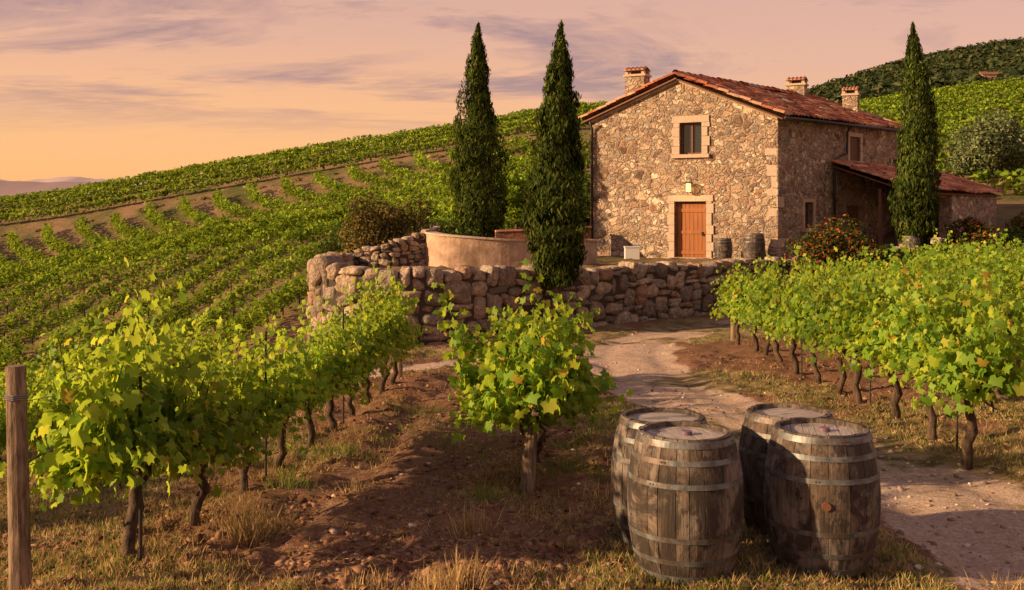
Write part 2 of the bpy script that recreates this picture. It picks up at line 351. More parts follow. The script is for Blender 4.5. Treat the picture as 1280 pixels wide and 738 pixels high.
def make_vine(seed):
    r=np.random.default_rng(seed); mb=MB()
    pts=[np.array([0,0,-.08])]
    lean=r.normal(0,.09,2)
    for k in range(1,8):
        f=k/7; pts.append(np.array([lean[0]*f+r.normal(0,.024),lean[1]*f*1.5+r.normal(0,.03),.72*f]))
    rad=[.052,.045,.037,.044,.034,.038,.046,.058]
    mb.tube(pts,[a*r.uniform(.85,1.25) for a in rad],8)
    for sgn in(-1,1):
        cp=[pts[-1]]
        for k in range(1,6): cp.append(np.array([lean[0]*(1-k/5)+r.normal(0,.015),lean[1]+sgn*.1*k,.72+.03*math.sin(k)+r.normal(0,.012)]))
        mb.tube(cp,[.036,.03,.028,.024,.02,.014],7)
    for k in range(6):
        y0=r.uniform(-.4,.4); mb.tube([(0,y0,.7),(r.normal(0,.05),y0+r.normal(0,.05),.62),(r.normal(0,.09),y0+r.normal(0,.08),.52)],[.016,.011,.005],5)
    LP=[];LN=[];LS=[]
    ns=44
    for k in range(ns):
        y0=r.uniform(-.56,.56); p=np.array([r.normal(0,.05),y0,.74+r.normal(0,.03)])
        droop=r.random()<.36
        d=np.array([r.choice([-1,1])*r.uniform(.5,1) if droop else r.normal(0,.28),r.normal(0,.22),.5 if droop else 1.0]); d/=np.linalg.norm(d)
        L=r.uniform(.35,.7) if droop else r.choice([r.uniform(.45,.8),r.uniform(.75,1.15)],p=[.76,.24]); st=.05
        g=.11 if droop else .02
        path=[p.copy()]
        for q in range(int(L/st)):
            d=d+np.array([r.normal(0,.08),r.normal(0,.08),-g]); d/=np.linalg.norm(d); p=p+d*st; path.append(p.copy())
            tipf=q/(L/st)
            for _ in range(2 if r.random()<.8 else 1):
                o=r.normal(0,.055,3); o[2]-=.03; lp=p+o
                n=np.array([np.sign(lp[0]+r.normal(0,.12))*.8,r.normal(0,.55)-.15,.4])+r.normal(0,.42,3)
                LP.append(lp); LN.append(n); LS.append(r.uniform(.055,.098)*(1-.5*tipf))
        if k%3==0: mb.tube(path[::3]+[path[-1]],.005,4,1)
    LP=np.array(LP);LN=np.array(LN);LS=np.array(LS)
    D=np.stack([np.sign(LP[:,0])*.3,r.normal(0,.45,len(LP)),-np.ones(len(LP))],-1)
    V,F=scatter(LT,LF,LP,LN,D,LS)
    lm=mk_mesh('vine_foliage',V,F,[M_vine])
    return mb.mesh('vine_wood',[M_bark,M_grass],True),lm
VAR=[make_vine(100+i) for i in range(6)]
def vine(x,y,s=1.0,rot=None,vi=None,zs=1.0,xs=1.0,extra=None):
    vi=random.randrange(6) if vi is None else vi
    rot=(random.choice([0,math.pi])+random.gauss(0,.08)) if rot is None else rot
    e=empty('grapevine',(x,y,Hs(x,y)-.02),rot,(s*xs,s,s*zs))
    obj('trunk',VAR[vi][0],e); obj('foliage',VAR[vi][1],e)
    if extra is not None:
        for (v2,r2,dz,sc) in extra: obj('foliage_2',VAR[v2][1],e,(0,0,dz),r2,(sc,sc,sc))
    return e
for i,(x,y,s,zz) in enumerate([(-2.66,6.8,1.1,1.08),(-2.5,7.85,1.0,.98),(-2.4,8.8,.96,.95),(-2.3,9.85,.96,.93),(-2.22,10.9,.92,.95),(-2.14,11.9,.95,.95),(-2.07,12.9,.95,.98),(-2.0,13.9,.98,1.0),(-1.93,14.8,1.0,1.05),(-1.88,15.7,1.0,1.12)]):
    vine(x,y,s,zs=zz,extra=[((i+2)%6,3.0,.0,.86)] if i<2 else None)
for j,(x0,ya,yb) in enumerate([(-5.3,8.2,17),(-7.9,12.5,19)]):
    y=ya
    while y<yb: vine(x0-.02*(y-8)+random.gauss(0,.04),y,random.uniform(.82,.95),zs=.9); y+=1.1
vine(.16,9.0,1.0,rot=.12,xs=1.15,zs=1.12,vi=1,extra=[(3,1.5,.14,.85),(5,2.6,-.02,.9)]); vine(.25,9.9,.95,rot=3.3,vi=2,xs=1.1,zs=.95); vine(.33,10.9,.85,vi=4)
for j,(x0,ya,yb) in enumerate([(4.62,9.8,22.5),(6.7,10.5,24),(8.7,13,26),(10.7,16,27.5),(12.8,18.5,28.5),(14.9,21,29)]):
    y=ya
    while y<yb:
        vine(x0+.03*(y-10)+random.gauss(0,.05),y,random.uniform(1.08,1.24),zs=random.uniform(.95,1.1)*(1 if y<16 else .93)); y+=random.uniform(1.1,1.3)
def post(name,x,y,h,r,mat=M_post,lean=(0,0)):
    mb=MB(); z=Hs(x,y)
    mb.tube([(0,0,-.15),(lean[0]*.3,lean[1]*.3,h*.3),(lean[0]*.7,lean[1]*.7,h*.7),(lean[0],lean[1],h)],[r*1.06,r,r*.97,r*.93],12)
    return obj(name,mb.mesh(name,[mat],False),None,(x,y,z))
pp=post('wooden_post',-3.01,6.1,1.4,.062,lean=(-.03,0))
mb=MB()
for k in range(3): mb.tube([(.068*math.cos(a/9*2*math.pi)-.024,.068*math.sin(a/9*2*math.pi),1.2+.012*k) for a in range(10)],.004,5)
obj('wire_wrap',mb.mesh('wire_wrap',[M_wire]),pp)
post('wooden_post',.13,8.68,1.25,.062,lean=(.09,.22))
post('wooden_post',5.1,22.9,1.2,.07)
post('wooden_post',-1.84,16.3,1.3,.05)
post('metal_stake',-2.5,6.7,1.3,.012,M_metal)
for (x,y) in [(-2.3,9.3),(-2.1,12.4),(4.75,13.2),(4.8,16.5),(4.65,10.4)]: post('metal_stake',x,y,1.4,.011,M_metal)
mb=MB()
for hh in(.75,1.15):
    mb.tube([(-3.03,6.15,hh),(-2.52,8,hh-.08),(-2.2,11,hh-.2),(-1.84,16.3,hh-.38)],.0025,4)
obj('trellis_wire',mb.mesh('trellis_wire',[M_wire]))
# ------------------------------------------------------------------ hillside vineyards
def rowfield(lines,den,size,hgt,name,wid=.28,zb=.45,trunks=True):
    P=[];  TP=[]
    for ln in lines:
        ln=np.array(ln); seg=np.linalg.norm(np.diff(ln,axis=0),axis=1); L=seg.sum(); n=int(L*den)
        if n<5: continue
        s=np.sort(rng.uniform(0,L,n)); cs=np.concatenate([[0],np.cumsum(seg)])
        x=np.interp(s,cs,ln[:,0]); y=np.interp(s,cs,ln[:,1])
        gap=vnoise(x*1.1,y*1.1,77)
        x=x+rng.normal(0,wid,n); y=y+rng.normal(0,wid*.7,n)
        z=zb+rng.beta(1.8,1.3,n)*hgt*(.7+.5*gap)
        keep=gap>.06
        P.append(np.stack([x,y,z],-1)[keep])
        if trunks:
            ss=np.arange(0,L,1.2); TP.append(np.stack([np.interp(ss,cs,ln[:,0]),np.interp(ss,cs,ln[:,1])],-1))
    P=np.concatenate(P); P[:,2]+=H(P[:,0],P[:,1])
    if trunks and len(TP):
        TP=np.concatenate(TP); tz=H(TP[:,0],TP[:,1]); k=np.array([(-.025,0,-.1),(.025,0,-.1),(.025,0,.5),(-.025,0,.5),(0,-.025,-.1),(0,.025,-.1),(0,.025,.5),(0,-.025,.5)])
        V=(np.concatenate([TP,tz[:,None]],1)[:,None,:]+k[None]).reshape(-1,3); F=(np.array([(0,1,2,3),(4,5,6,7)])[None]+(np.arange(len(TP))*8)[:,None,None]).reshape(-1,4)
        obj(name+'_trunks',mk_mesh(name+'_trunks',V,F,[M_bark]),PAR)
    N=rng.normal(size=P.shape)*.8+np.array([-.35,-.4,.65])
    V,F=quadleaves(P,N,rng.uniform(.7,1.3,len(P))*size)
    obj(name,mk_mesh(name,V,F,[M_vinefar]),PAR)
PAR=empty('hillside_vineyard')
lines=[]
for i in range(24):
    x=-6.8-i*2.25
    ln=[]
    for y in np.linspace(21 if x<-9 else 29,49,44):
        xx=x+ .10*(y-20)+ .022*(y-30)**2*(1 if y>30 else 0)
        if xx/y>-.8 and xx/y<.3 and y<48+.10*(xx+14) and not(xx>-6.2 and y<38): ln.append((xx,y))
    if len(ln)>3: lines.append(ln)
rowfield(lines,150,.10,.9,'near_rows',.20,.2)
lines=[]
for i in range(5):
    lines.append([(x,44.8+i*2.6+.10*x+.02*x*x) for x in np.linspace(-12,1.5,16)])
rowfield(lines,100,.12,.85,'upper_rows',.22,.2,False)
def far_hi(x): return 83+.05*(x+20)
lines=[]
for i in range(46):
    c0=-98+i*2.75; ln=[]
    for tt in np.linspace(-25,38,60):
        x=c0+tt*.55+ .022*tt*tt; y=76-tt*.62
        if y>58 and y<far_hi(x)-1.2 and -.75<x/y<.06: ln.append((x,y))
    if len(ln)>3: lines.append(ln)
rowfield(lines,95,.14,.95,'far_rows',.21,.15,trunks=False)
lines=[]
for i in range(8):
    ln=[]
    for x in np.linspace(-70,26,70):
        y=far_hi(x)+1.8+i*2.2+.0012*(x+10)**2
        if y<100+.04*x and -.8<x/y<.3: ln.append((x,y))
    if len(ln)>3: lines.append(ln)
rowfield(lines,70,.16,.85,'upper_field',.2,.2,trunks=False)
lines=[]
for i in range(9):
    ln=[(x,62+i*2.5+.02*x) for x in np.linspace(-1,20,24)]
    lines.append([p for p in ln if p[1]<far_hi(p[0])-1])
rowfield([l for l in lines if len(l)>3],60,.15,.8,'mid_rows',.2,.2,trunks=False)
lines=[]
for i in range(30):
    y0=41+i*3.5; ln=[(x,y0+.15*(x-30)) for x in np.linspace(14,105,60) if .33<x/(y0+.15*(x-30))<.75 and (x>22.5 or y0>54)]
    if len(ln)>3: lines.append(ln)
rowfield(lines,34,.21,1.0,'right_rows',.26,.3,trunks=False)
# ------------------------------------------------------------------ trees
def cypress(x,y,base,H_,Rm,seed,start=.2,trunk_r=.13):
    r=np.random.default_rng(seed); e=empty('cypress_tree',(x,y,base))
    HH=H_-start
    def prof(t): return np.where(t<.30,.42+.58*np.sin(np.clip(t/.30,0,1)*math.pi/2),(1-np.clip((t-.30)/.70,0,1)**1.25)*.97+.03)
    def lumpf(th,t): return .42+1.2*fbm(np.cos(th)*1.6+seed+t*1.3,np.sin(th)*1.6+t*H_*.9,seed,4)
    bend=lambda t:.13*np.sin(t*3+seed)*t
    nb=420; bt=r.beta(1.0,1.2,nb)*.93; bth=r.uniform(0,2*math.pi,nb); k=r.integers(0,nb,13000)
    f=r.random(13000); t=bt[k]+f*r.uniform(.03,.08,nb)[k]; th=bth[k]+r.normal(0,.16,13000)
    rr=Rm*prof(np.minimum(t,.999))*lumpf(bth[k],bt[k])*(.72+.34*np.sin(f*2.6))+r.normal(0,.035,13000)
    t2=r.beta(1.0,1.15,7000); th2=r.uniform(0,2*math.pi,7000); rr2=Rm*prof(t2)*lumpf(th2,t2)*(.85-.5*r.random(7000)**2)
    t=np.concatenate([t,t2]); th=np.concatenate([th,th2]); rr=np.maximum(np.concatenate([rr,rr2]),.01); n=len(t)
    P=np.stack([rr*np.cos(th)+bend(t),rr*np.sin(th),start+t*HH],-1)
    N=np.stack([np.cos(th),np.sin(th),.25*np.ones(n)],-1)+r.normal(0,.5,(n,3))
    D=np.stack([np.cos(th)*.3,np.sin(th)*.3,np.ones(n)],-1)+r.normal(0,.25,(n,3))
    s=r.uniform(.6,1.25,n); S=np.stack([s*.045,s*.10,s*.07],-1)
    V,F=scatter(QT,QF,P,N,D,S); obj('crown',mk_mesh('cypress_crown',V,F,[M_cyp]),e)
    mb=MB(); mb.tube([(0,0,-.3),(0,0,H_*.4),(0,0,H_*.9)],[trunk_r*1.2,trunk_r*.8,.02],9)
    zz=np.linspace(.04,.93,14); mb.tube([(float(bend(z)),0,start+z*HH) for z in zz],[float(Rm*.42*prof(np.array([z]))[0]) for z in zz],10,1)
    obj('trunk',mb.mesh('cypress_trunk',[M_trunk,M_cyp]),e)
cypress(-1.25,38,.8,8.85,1.02,3); cypress(1.17,26.35,-.8,8.2,.86,5,1.25); cypress(13.9,34.2,.95,7.95,.8,8)
def cloud(name,x,y,z,rx,ry,rz,n,size,mat,seed,ncl=26,trunk=0,base_cut=-.6):
    r=np.random.default_rng(seed); e=empty(name,(x,y,z))
    c=norm(r.normal(size=(ncl,3))); c[:,2]=np.maximum(c[:,2],base_cut); c*=r.uniform(.3,.95,(ncl,1))
    k=r.integers(0,ncl,n); cs=r.uniform(.22,.5,ncl)[k][:,None]
    o=norm(r.normal(size=(n,3)))*r.uniform(.4,1,(n,1))**.5
    P=(c[k]+o*cs)*np.array([rx,ry,rz]); N=o+r.normal(0,.5,(n,3))+np.array([0,0,.3]); P[:,2]+=trunk+rz*.75
    kk=P[:,2]>.0; P=P[kk]; N=N[kk]
    V,F=quadleaves(P,N,r.uniform(.7,1.3,len(P))*size); obj('crown',mk_mesh(name+'_crown',V,F,[mat]),e)
    mb=MB(); top=trunk+rz*.7
    mb.tube([(0,0,-.2),(.05*rx,0,top*.5),(0,0,top)],[.09*rx,.06*rx,.03*rx],7)
    for q in range(7):
        cc=c[q]*np.array([rx,ry,rz]); mb.tube([(0,0,max(.1,trunk*.8)),(cc[0]*.4,cc[1]*.4,trunk+rz*.4),(cc[0]*.9,cc[1]*.9,cc[2]*.8+trunk+rz*.75)],[.04*rx,.025*rx,.01*rx],5)
    obj('branches',mb.mesh(name+'_branches',[M_trunk],True),e); return e
cloud('round_tree',.15,42.5,1.1,1.1,1.1,1.25,7000,.08,M_vinefar,1,36,trunk=1.0)
cloud('shrub',-4.0,31.8,.8,1.7,1.2,1.2,9000,.06,M_dry,2,40)
cloud('shrub',-5.5,33.5,.3,1.0,1.0,.9,3500,.06,M_bush,22,26)
cloud('shrub',-2.9,36,.6,1.6,1.2,.9,4500,.07,M_bush,12,26)
cloud('flowering_shrub',10.1,31.5,.15,1.35,1.1,1.2,8500,.055,M_flower,3,38)
cloud('flowering_shrub',15.7,34.2,.8,1.0,.9,.85,4500,.06,M_flower,4,26)
cloud('green_shrub',12.4,32.4,.5,.8,.7,.45,2600,.055,M_bush,14,16)
cloud('green_shrub',19.5,37.5,1.0,1.0,.8,.6,3500,.07,M_bush,24,20)
cloud('green_shrub',21.6,41.0,1.3,1.1,.9,.8,3500,.075,M_dry,25,20)
cloud('olive_tree',25.5,53,Hs(25.5,53),2.3,2.1,1.95,13000,.095,M_olive,5,48,trunk=.9)
cloud('olive_tree',30.5,60,Hs(30.5,60),1.6,1.6,1.2,5000,.11,M_olive,6,30,trunk=.6)
cloud('green_shrub',3.0,42.5,.8,1.5,1.5,1.9,5000,.1,M_bush,15,30)
def mass(name,cen,rad,per,size,mat,flat=.8):
    n=len(cen); k=np.repeat(np.arange(n),per); o=norm(rng.normal(size=(n*per,3)))*rng.uniform(.5,1,(n*per,1)); o[:,2]=np.abs(o[:,2])
    P=cen[k]+o*rad[k][:,None]*np.array([1,1,flat]); N=o+rng.normal(0,.35,o.shape)
    V,F=quadleaves(P,N,rng.uniform(.7,1.3,len(P))*size*rad[k]); obj(name,mk_mesh(name,V,F,[mat]))
n=10000; y=rng.uniform(125,345,n); u=rng.uniform(.2,.82,n); x=u*y
keep=(y>136+20*vnoise(x*.03,y*0,8))&((fbm(x*.03,y*.03,88,3)>.30)|(y>180))&(np.hypot(x-82,y-171)>6)&~((np.abs(u-.48)<.016)&(y<171)&(y>150)); x=x[keep];y=y[keep]
mass('forest',np.stack([x,y,H(x,y)-.3],-1),rng.uniform(1.0,3.0,len(x)),32,.24,M_forest,1.0)
n=150; y=rng.uniform(75,140,n); u=rng.uniform(.33,.7,n); x=u*y; mass('hedgerow',np.stack([x,y,H(x,y)-.2],-1),rng.uniform(.6,1.7,n),80,.16,M_bush,1.0)
n=26; x=rng.uniform(-7,14,n); y=rng.uniform(97,100,n); mass('distant_scrub',np.stack([x,y,H(x,y)],-1),rng.uniform(.3,.9,n),70,.22,M_bush,1.2)
n=60; s=rng.random(n); x=-50+s*60; y=far_hi(x)+rng.normal(0,.3,n); mass('hedge_scrub',np.stack([x,y,H(x,y)-.1],-1),rng.uniform(.15,.4,n),40,.3,M_dry)
n=40; x=rng.uniform(-9,-2,n); y=rng.uniform(49,56,n); mass('hillside_scrub',np.stack([x,y,H(x,y)-.1],-1),rng.uniform(.3,.7,n),60,.22,M_dry)
# ------------------------------------------------------------------ stone walls
def bump_stone(n,seed):
    r=np.random.default_rng(seed); out=[]
    for i in range(n):
        p=IV2.copy(); ex=r.uniform(5,11); q=p/((np.abs(p)**ex).sum(1)**(1/ex))[:,None]
        for _ in range(7):
            nn=norm(r.normal(size=3)); dd=q@nn; lim=r.uniform(.92,1.2); over=np.maximum(dd-lim,0); q=q-over[:,None]*nn[None]*.9
        ph=r.uniform(0,6,9); f=r.uniform(1.5,3.2,9)
        d=1+.04*np.sin(p[:,0]*f[0]*2+ph[0])*np.sin(p[:,1]*f[1]*2+ph[1])+.04*np.sin(p[:,2]*f[2]*3+ph[2]+p[:,0]*2)+.03*np.sin(p[:,0]*9+ph[3])*np.sin(p[:,2]*8+ph[4])*np.sin(p[:,1]*9+ph[5])
        q=q*d[:,None]; q[:,2]+=.14*q[:,0]*r.normal(); q[:,0]+=.18*q[:,2]*r.normal(); q*=np.array([r.uniform(.95,1.07),1,r.uniform(.95,1.1)])
        out.append(q)
    return out
STN=bump_stone(20,4)
def stone_wall(name,pts,zb,zt,th,hs=.34,ws=(.30,.76)):
    pts=np.array(cr(pts,8)); seg=np.linalg.norm(np.diff(pts,axis=0),axis=1); cs=np.concatenate([[0],np.cumsum(seg)]); L=cs[-1]
    Vs=[];Fs=[];o=0
    def at(s):
        x=np.interp(s,cs,pts[:,0]);y=np.interp(s,cs,pts[:,1]); x2=np.interp(min(s+.3,L),cs,pts[:,0]);y2=np.interp(min(s+.3,L),cs,pts[:,1]);x1=np.interp(max(s-.3,0),cs,pts[:,0]);y1=np.interp(max(s-.3,0),cs,pts[:,1])
        t=np.array([x2-x1,y2-y1]); t/=np.linalg.norm(t); return x,y,t
    ncz=max(2,int(round((zt(L/2)-zb(L/2))/hs)))
    edges=np.linspace(0,1,ncz+1)
    for ci in range(ncz):
        s=random.uniform(-.3,0)
        while s<L:
            w=random.uniform(*ws)*(1.15 if ci==0 else 1)*(.85 if ci==ncz-1 else 1); sc=min(max(s+w/2,0),L); x,y,t=at(sc)
            b=zb(sc); T=zt(sc); f0=edges[ci]+.07*math.sin(sc*2.3+ci*2)*(ci>0); f1=edges[ci+1]+.07*math.sin(sc*2.3+(ci+1)*2)*(ci<ncz-1)
            z0=b+(T-b)*f0; z1=b+(T-b)*f1
            if ci==ncz-1: z1+=random.uniform(-.1,.07)
            parts=[(z0,z1)]
            if random.random()<.28 and z1-z0>.24: zm=z0+(z1-z0)*random.uniform(.35,.65); parts=[(z0,zm),(zm,z1)]
            for (a,c) in parts:
                q=random.choice(STN).copy()
                if random.random()<.5: q[:,0]*=-1
                if random.random()<.5: q[:,1]*=-1
                tilt=random.gauss(0,.07)
                q=q*np.array([w/2*1.0,th/2*random.uniform(.9,1.12),(c-a)/2*1.03])
                qx=q[:,0]*math.cos(tilt)-q[:,2]*math.sin(tilt); qz=q[:,0]*math.sin(tilt)+q[:,2]*math.cos(tilt)
                off=random.gauss(0,.035)
                X=x+qx*t[0]-(q[:,1]+off)*t[1]; Y=y+qx*t[1]+(q[:,1]+off)*t[0]; Z=(a+c)/2+qz
                Vs.append(np.stack([X,Y,Z],-1)); Fs.append(IF2+o); o+=len(q)
            s+=w
    e=empty(name)
    obj('stones',mk_mesh(name+'_stones',np.concatenate(Vs),np.concatenate(Fs),[M_stone],True),e)
    mb=MB(); nn=60
    V=[]
    for i in range(nn+1):
        s=L*i/nn; x,y,t=at(s); nx,ny=-t[1]*th*.36,t[0]*th*.36
        V+=[(x-nx,y-ny,zb(s)-.3),(x-nx,y-ny,zt(s)-.12),(x+nx,y+ny,zt(s)-.12),(x+nx,y+ny,zb(s)-.3)]
    Fc=[]
    for i in range(nn):
        for k in range(3): Fc.append((i*4+k,i*4+4+k,i*4+5+k,i*4+1+k))
    mb.add(V,Fc); obj('core',mb.mesh(name+'_core',[M_core]),e)
    return L
WP=WALL
_wp=np.array(cr(WP,8)); _ws=np.concatenate([[0],np.cumsum(np.linalg.norm(np.diff(_wp,axis=0),axis=1))])
def wz(s):
    x=np.interp(s,_ws,_wp[:,0]); y=np.interp(s,_ws,_wp[:,1]); return float(Hbase(np.array([x]),np.array([y]))[0])
def wtop(s):
    x=float(np.interp(s,_ws,_wp[:,0])); return float(np.interp(x,[-5,-2.4,2,7.7,10.5,17],[1.12,.98,.90,.82,.95,1.2]))+.03*math.sin(s*1.3)
stone_wall('dry_stone_wall',WP,lambda s:min(wz(s),.2)-.15,lambda s:max(wtop(s),wz(s)+.5),.62)
stone_wall('garden_stone_wall',[(-5.0,30.9),(-3.8,30.6),(-2.7,31.2)],lambda s:.6,lambda s:1.15+.3*s,.4,.2,(.2,.4))
def strip_wall(name,pts,zb,zts,th,mat,cap=None):
    P=np.array(cr(pts,8)); n=len(P); V=[];F=[]; zt=np.interp(np.linspace(0,1,n),np.linspace(0,1,len(zts)),zts)
    for i in range(n):
        t=P[min(i+1,n-1)]-P[max(i-1,0)]; t/=np.linalg.norm(t); a=np.array([-t[1],t[0]])*th/2
        for (sx,z) in((-1,zb),(-1,zt[i]),(1,zt[i]),(1,zb)): V.append((P[i][0]+sx*a[0],P[i][1]+sx*a[1],z))
    for i in range(n-1):
        for k in range(3): F.append((i*4+k,i*4+4+k,i*4+5+k,i*4+1+k))
    F+= [(0,1,2,3),((n-1)*4+3,(n-1)*4+2,(n-1)*4+1,(n-1)*4)]
    e=empty(name); obj('wall_body',mk_mesh(name,V,F,[mat]),e)
    if cap:
        V2=[]
        for i in range(n):
            t=P[min(i+1,n-1)]-P[max(i-1,0)]; t/=np.linalg.norm(t); a=np.array([-t[1],t[0]])*(th/2+.04)
            for (sx,z) in((-1,zt[i]+.003),(-1,zt[i]+.06),(1,zt[i]+.06),(1,zt[i]+.003)): V2.append((P[i][0]+sx*a[0],P[i][1]+sx*a[1],z))
        obj('coping',mk_mesh(name+'_cap',V2,F,[cap]),e)
strip_wall('plaster_garden_wall',[(-2.6,33.5),(-2.72,32.2),(-2.35,30.6),(-1.2,30.1),(0.6,30.4),(2.6,31.6)],.5,[1.9,1.8,1.72,1.62,1.5,1.5],.3,M_plaster,M_quoin)
strip_wall('terracotta_garden_wall',[(-.6,36.2),(1.2,36.5),(2.9,37.6)],.5,[1.72,1.78,1.85],.3,M_terr,M_tile)
# ------------------------------------------------------------------ house
C=Vector((9.34,35,0)); e1=Vector((-.883,.469,0)); n1=Vector((-.469,-.883,0)); e2=Vector((.7071,.7071,0)); n2=Vector((.7071,-.7071,0))
Wg=7.16; Ls=10.0; z0=.55
ZC,ZL,ZA,ZR=5.78,5.93,7.31,5.92; sA=3.63
house=empty('stone_farmhouse',(0,0,0))
def wallmesh(name,org,ax,nn,outer,holes,mat,depth=.28):
    polys=[[Vector((a,b,0)) for a,b in outer]]+[[Vector((a,b,0)) for a,b in h] for h in holes]
    tri=tessellate_polygon(polys); flat=[p for pl in polys for p in pl]
    V=[org+ax*p.x+Vector((0,0,p.y)) for p in flat]; F=[tuple(t) for t in tri]
    k=len(V)
    for h in holes:
        n=len(h)
        for i in range(n):
            a=h[i]; b=h[(i+1)%n]; q=[org+ax*a[0]+Vector((0,0,a[1])),org+ax*b[0]+Vector((0,0,b[1]))]
            V+=[q[0],q[1],q[1]-nn*depth,q[0]-nn*depth]; F.append((k,k+1,k+2,k+3)); k+=4
    return obj(name,mk_mesh(name,V,F,[mat]),house)
def rect(a,b,c,d): return [(a,c),(b,c),(b,d),(a,d)]
DOOR=(2.57,3.78,.6,2.83); WIN=(2.74,3.58,4.56,5.72)
wallmesh('gable_wall',C,e1,n1,[(0,z0),(Wg,z0),(Wg,ZL),(sA,ZA),(0,ZC)],[rect(*DOOR),rect(*WIN)],M_rub)
SW1=(5.35,6.25,4.45,5.4); SW2=(1.85,2.5,1.85,2.8); SD=(5.2,6.3,.6,2.7)
wallmesh('side_wall',C,e2,n2,[(0,z0),(Ls,z0),(Ls,ZR),(0,ZC)],[rect(*SW1),rect(*SW2),rect(*SD)],M_rub)
Lp=C+e1*Wg; Rp=C+e2*Ls; Bp=Lp+e2*Ls; Ap=C+e1*sA
wallmesh('rear_wall',Rp,e1,-n2,[(0,z0),(Wg,z0),(Wg,ZL),(sA,ZA),(0,ZR)],[],M_rub)
wallmesh('left_wall',Lp,e2,e1,[(0,z0),(Ls,z0),(Ls,ZL),(0,ZL)],[],M_rub)
def frG(v): return C+e1*v[0]+n1*v[1]+Vector((0,0,v[2]))
def frS(v): return C+e2*v[0]+n2*v[1]+Vector((0,0,v[2]))
mb=MB()
def surround(r,fr,w,sill,proud=.05):
    a,b,c,d=r
    z=c; k=0
    while z<d-.01:
        hh=min(random.uniform(.28,.45),d-z); ww=w*(1.25 if k%2 else .9)
        mb.box((a-ww/2,proud/2-.1,z+hh/2),(ww,proud+.2,hh-.012),0,fr); ww=w*(.95 if k%2 else 1.2); mb.box((b+ww/2,proud/2-.1,z+hh/2),(ww,proud+.2,hh-.012),0,fr); z+=hh;k+=1
    mb.box(((a+b)/2,proud/2-.097,d+w/2+.003),(b-a+2*w*1.15,proud+.2,w),0,fr)
    if sill: mb.box(((a+b)/2,proud/2-.05,c-.07),(b-a+2*w*1.2,proud+.24,.13),0,fr)
surround(DOOR,frG,.22,False); surround(WIN,frG,.24,True); surround(SW1,frS,.16,True); surround(SW2,frS,.13,True)
z=z0;k=0
while z<5.5:
    hh=random.uniform(.24,.42); a,b=(.42,.24) if k%2 else (.23,.42)
    a*=random.uniform(.75,1.2); b*=random.uniform(.75,1.2)
    mb.box((a/2-.02,-.035,z+hh/2),(a,.09,hh-.04),1 if random.random()<.6 else 0,frG); mb.box((b/2-.02,-.036,z+hh/2),(b,.09,hh-.04),1 if random.random()<.6 else 0,frS)
    z+=hh;k+=1
obj('stone_trim',mb.mesh('stone_trim',[M_quoin,M_rub]),house)
mb=MB(); a,b,c,d=DOOR
nb=7
for i in range(nb): w=(b-a-.12)/nb; mb.box((a+.06+w*(i+.5),-.2,(c+d)/2),(w-.012,.05,d-c-.1),0,frG)
for zz in(.95,1.7,2.5): mb.box(((a+b)/2,-.165,zz),(b-a-.16,.03,.12),0,frG)
mb.box((a+.03,-.18,(c+d)/2),(.07,.1,d-c),1,frG); mb.box((b-.03,-.18,(c+d)/2),(.07,.1,d-c),1,frG); mb.box(((a+b)/2,-.18,d-.035),(b-a-.14,.1,.07),1,frG)
mb.box((a+.2,-.13,1.65),(.04,.06,.14),2,frG)
mb.box(((a+b)/2,.18,.72),(1.9,.5,.12),3,frG)
obj('front_door',mb.mesh('front_door',[M_door,M_shut,M_metal,M_quoin]),house)
mb=MB()
def window(r,fr,mull=True,shut=False):
    a,b,c,d=r
    if shut:
        mb.box(((a+b)/2,-.1,(c+d)/2),(b-a,.06,d-c),0,fr)
        for i in range(10): mb.box(((a+b)/2,-.06,c+(i+.5)*(d-c)/10),(b-a-.14,.03,(d-c)/10*.5),0,fr)
        return
    mb.box(((a+b)/2,-.24,(c+d)/2),(b-a,.02,d-c),1,fr)
    for x in (a+.035,b-.035)+(((a+b)/2,) if mull else ()): mb.box((x,-.2,(c+d)/2),(.06,.07,d-c),0,fr)
    for zz in (c+.035,d-.035): mb.box(((a+b)/2,-.205,zz),(b-a,.06,.06),0,fr)
window(WIN,frG); window(SW2,frS,False); window(SW1,frS,shut=True)
window(SD,frS,shut=True)
obj('windows',mb.mesh('windows',[M_shut,M_glass]),house)
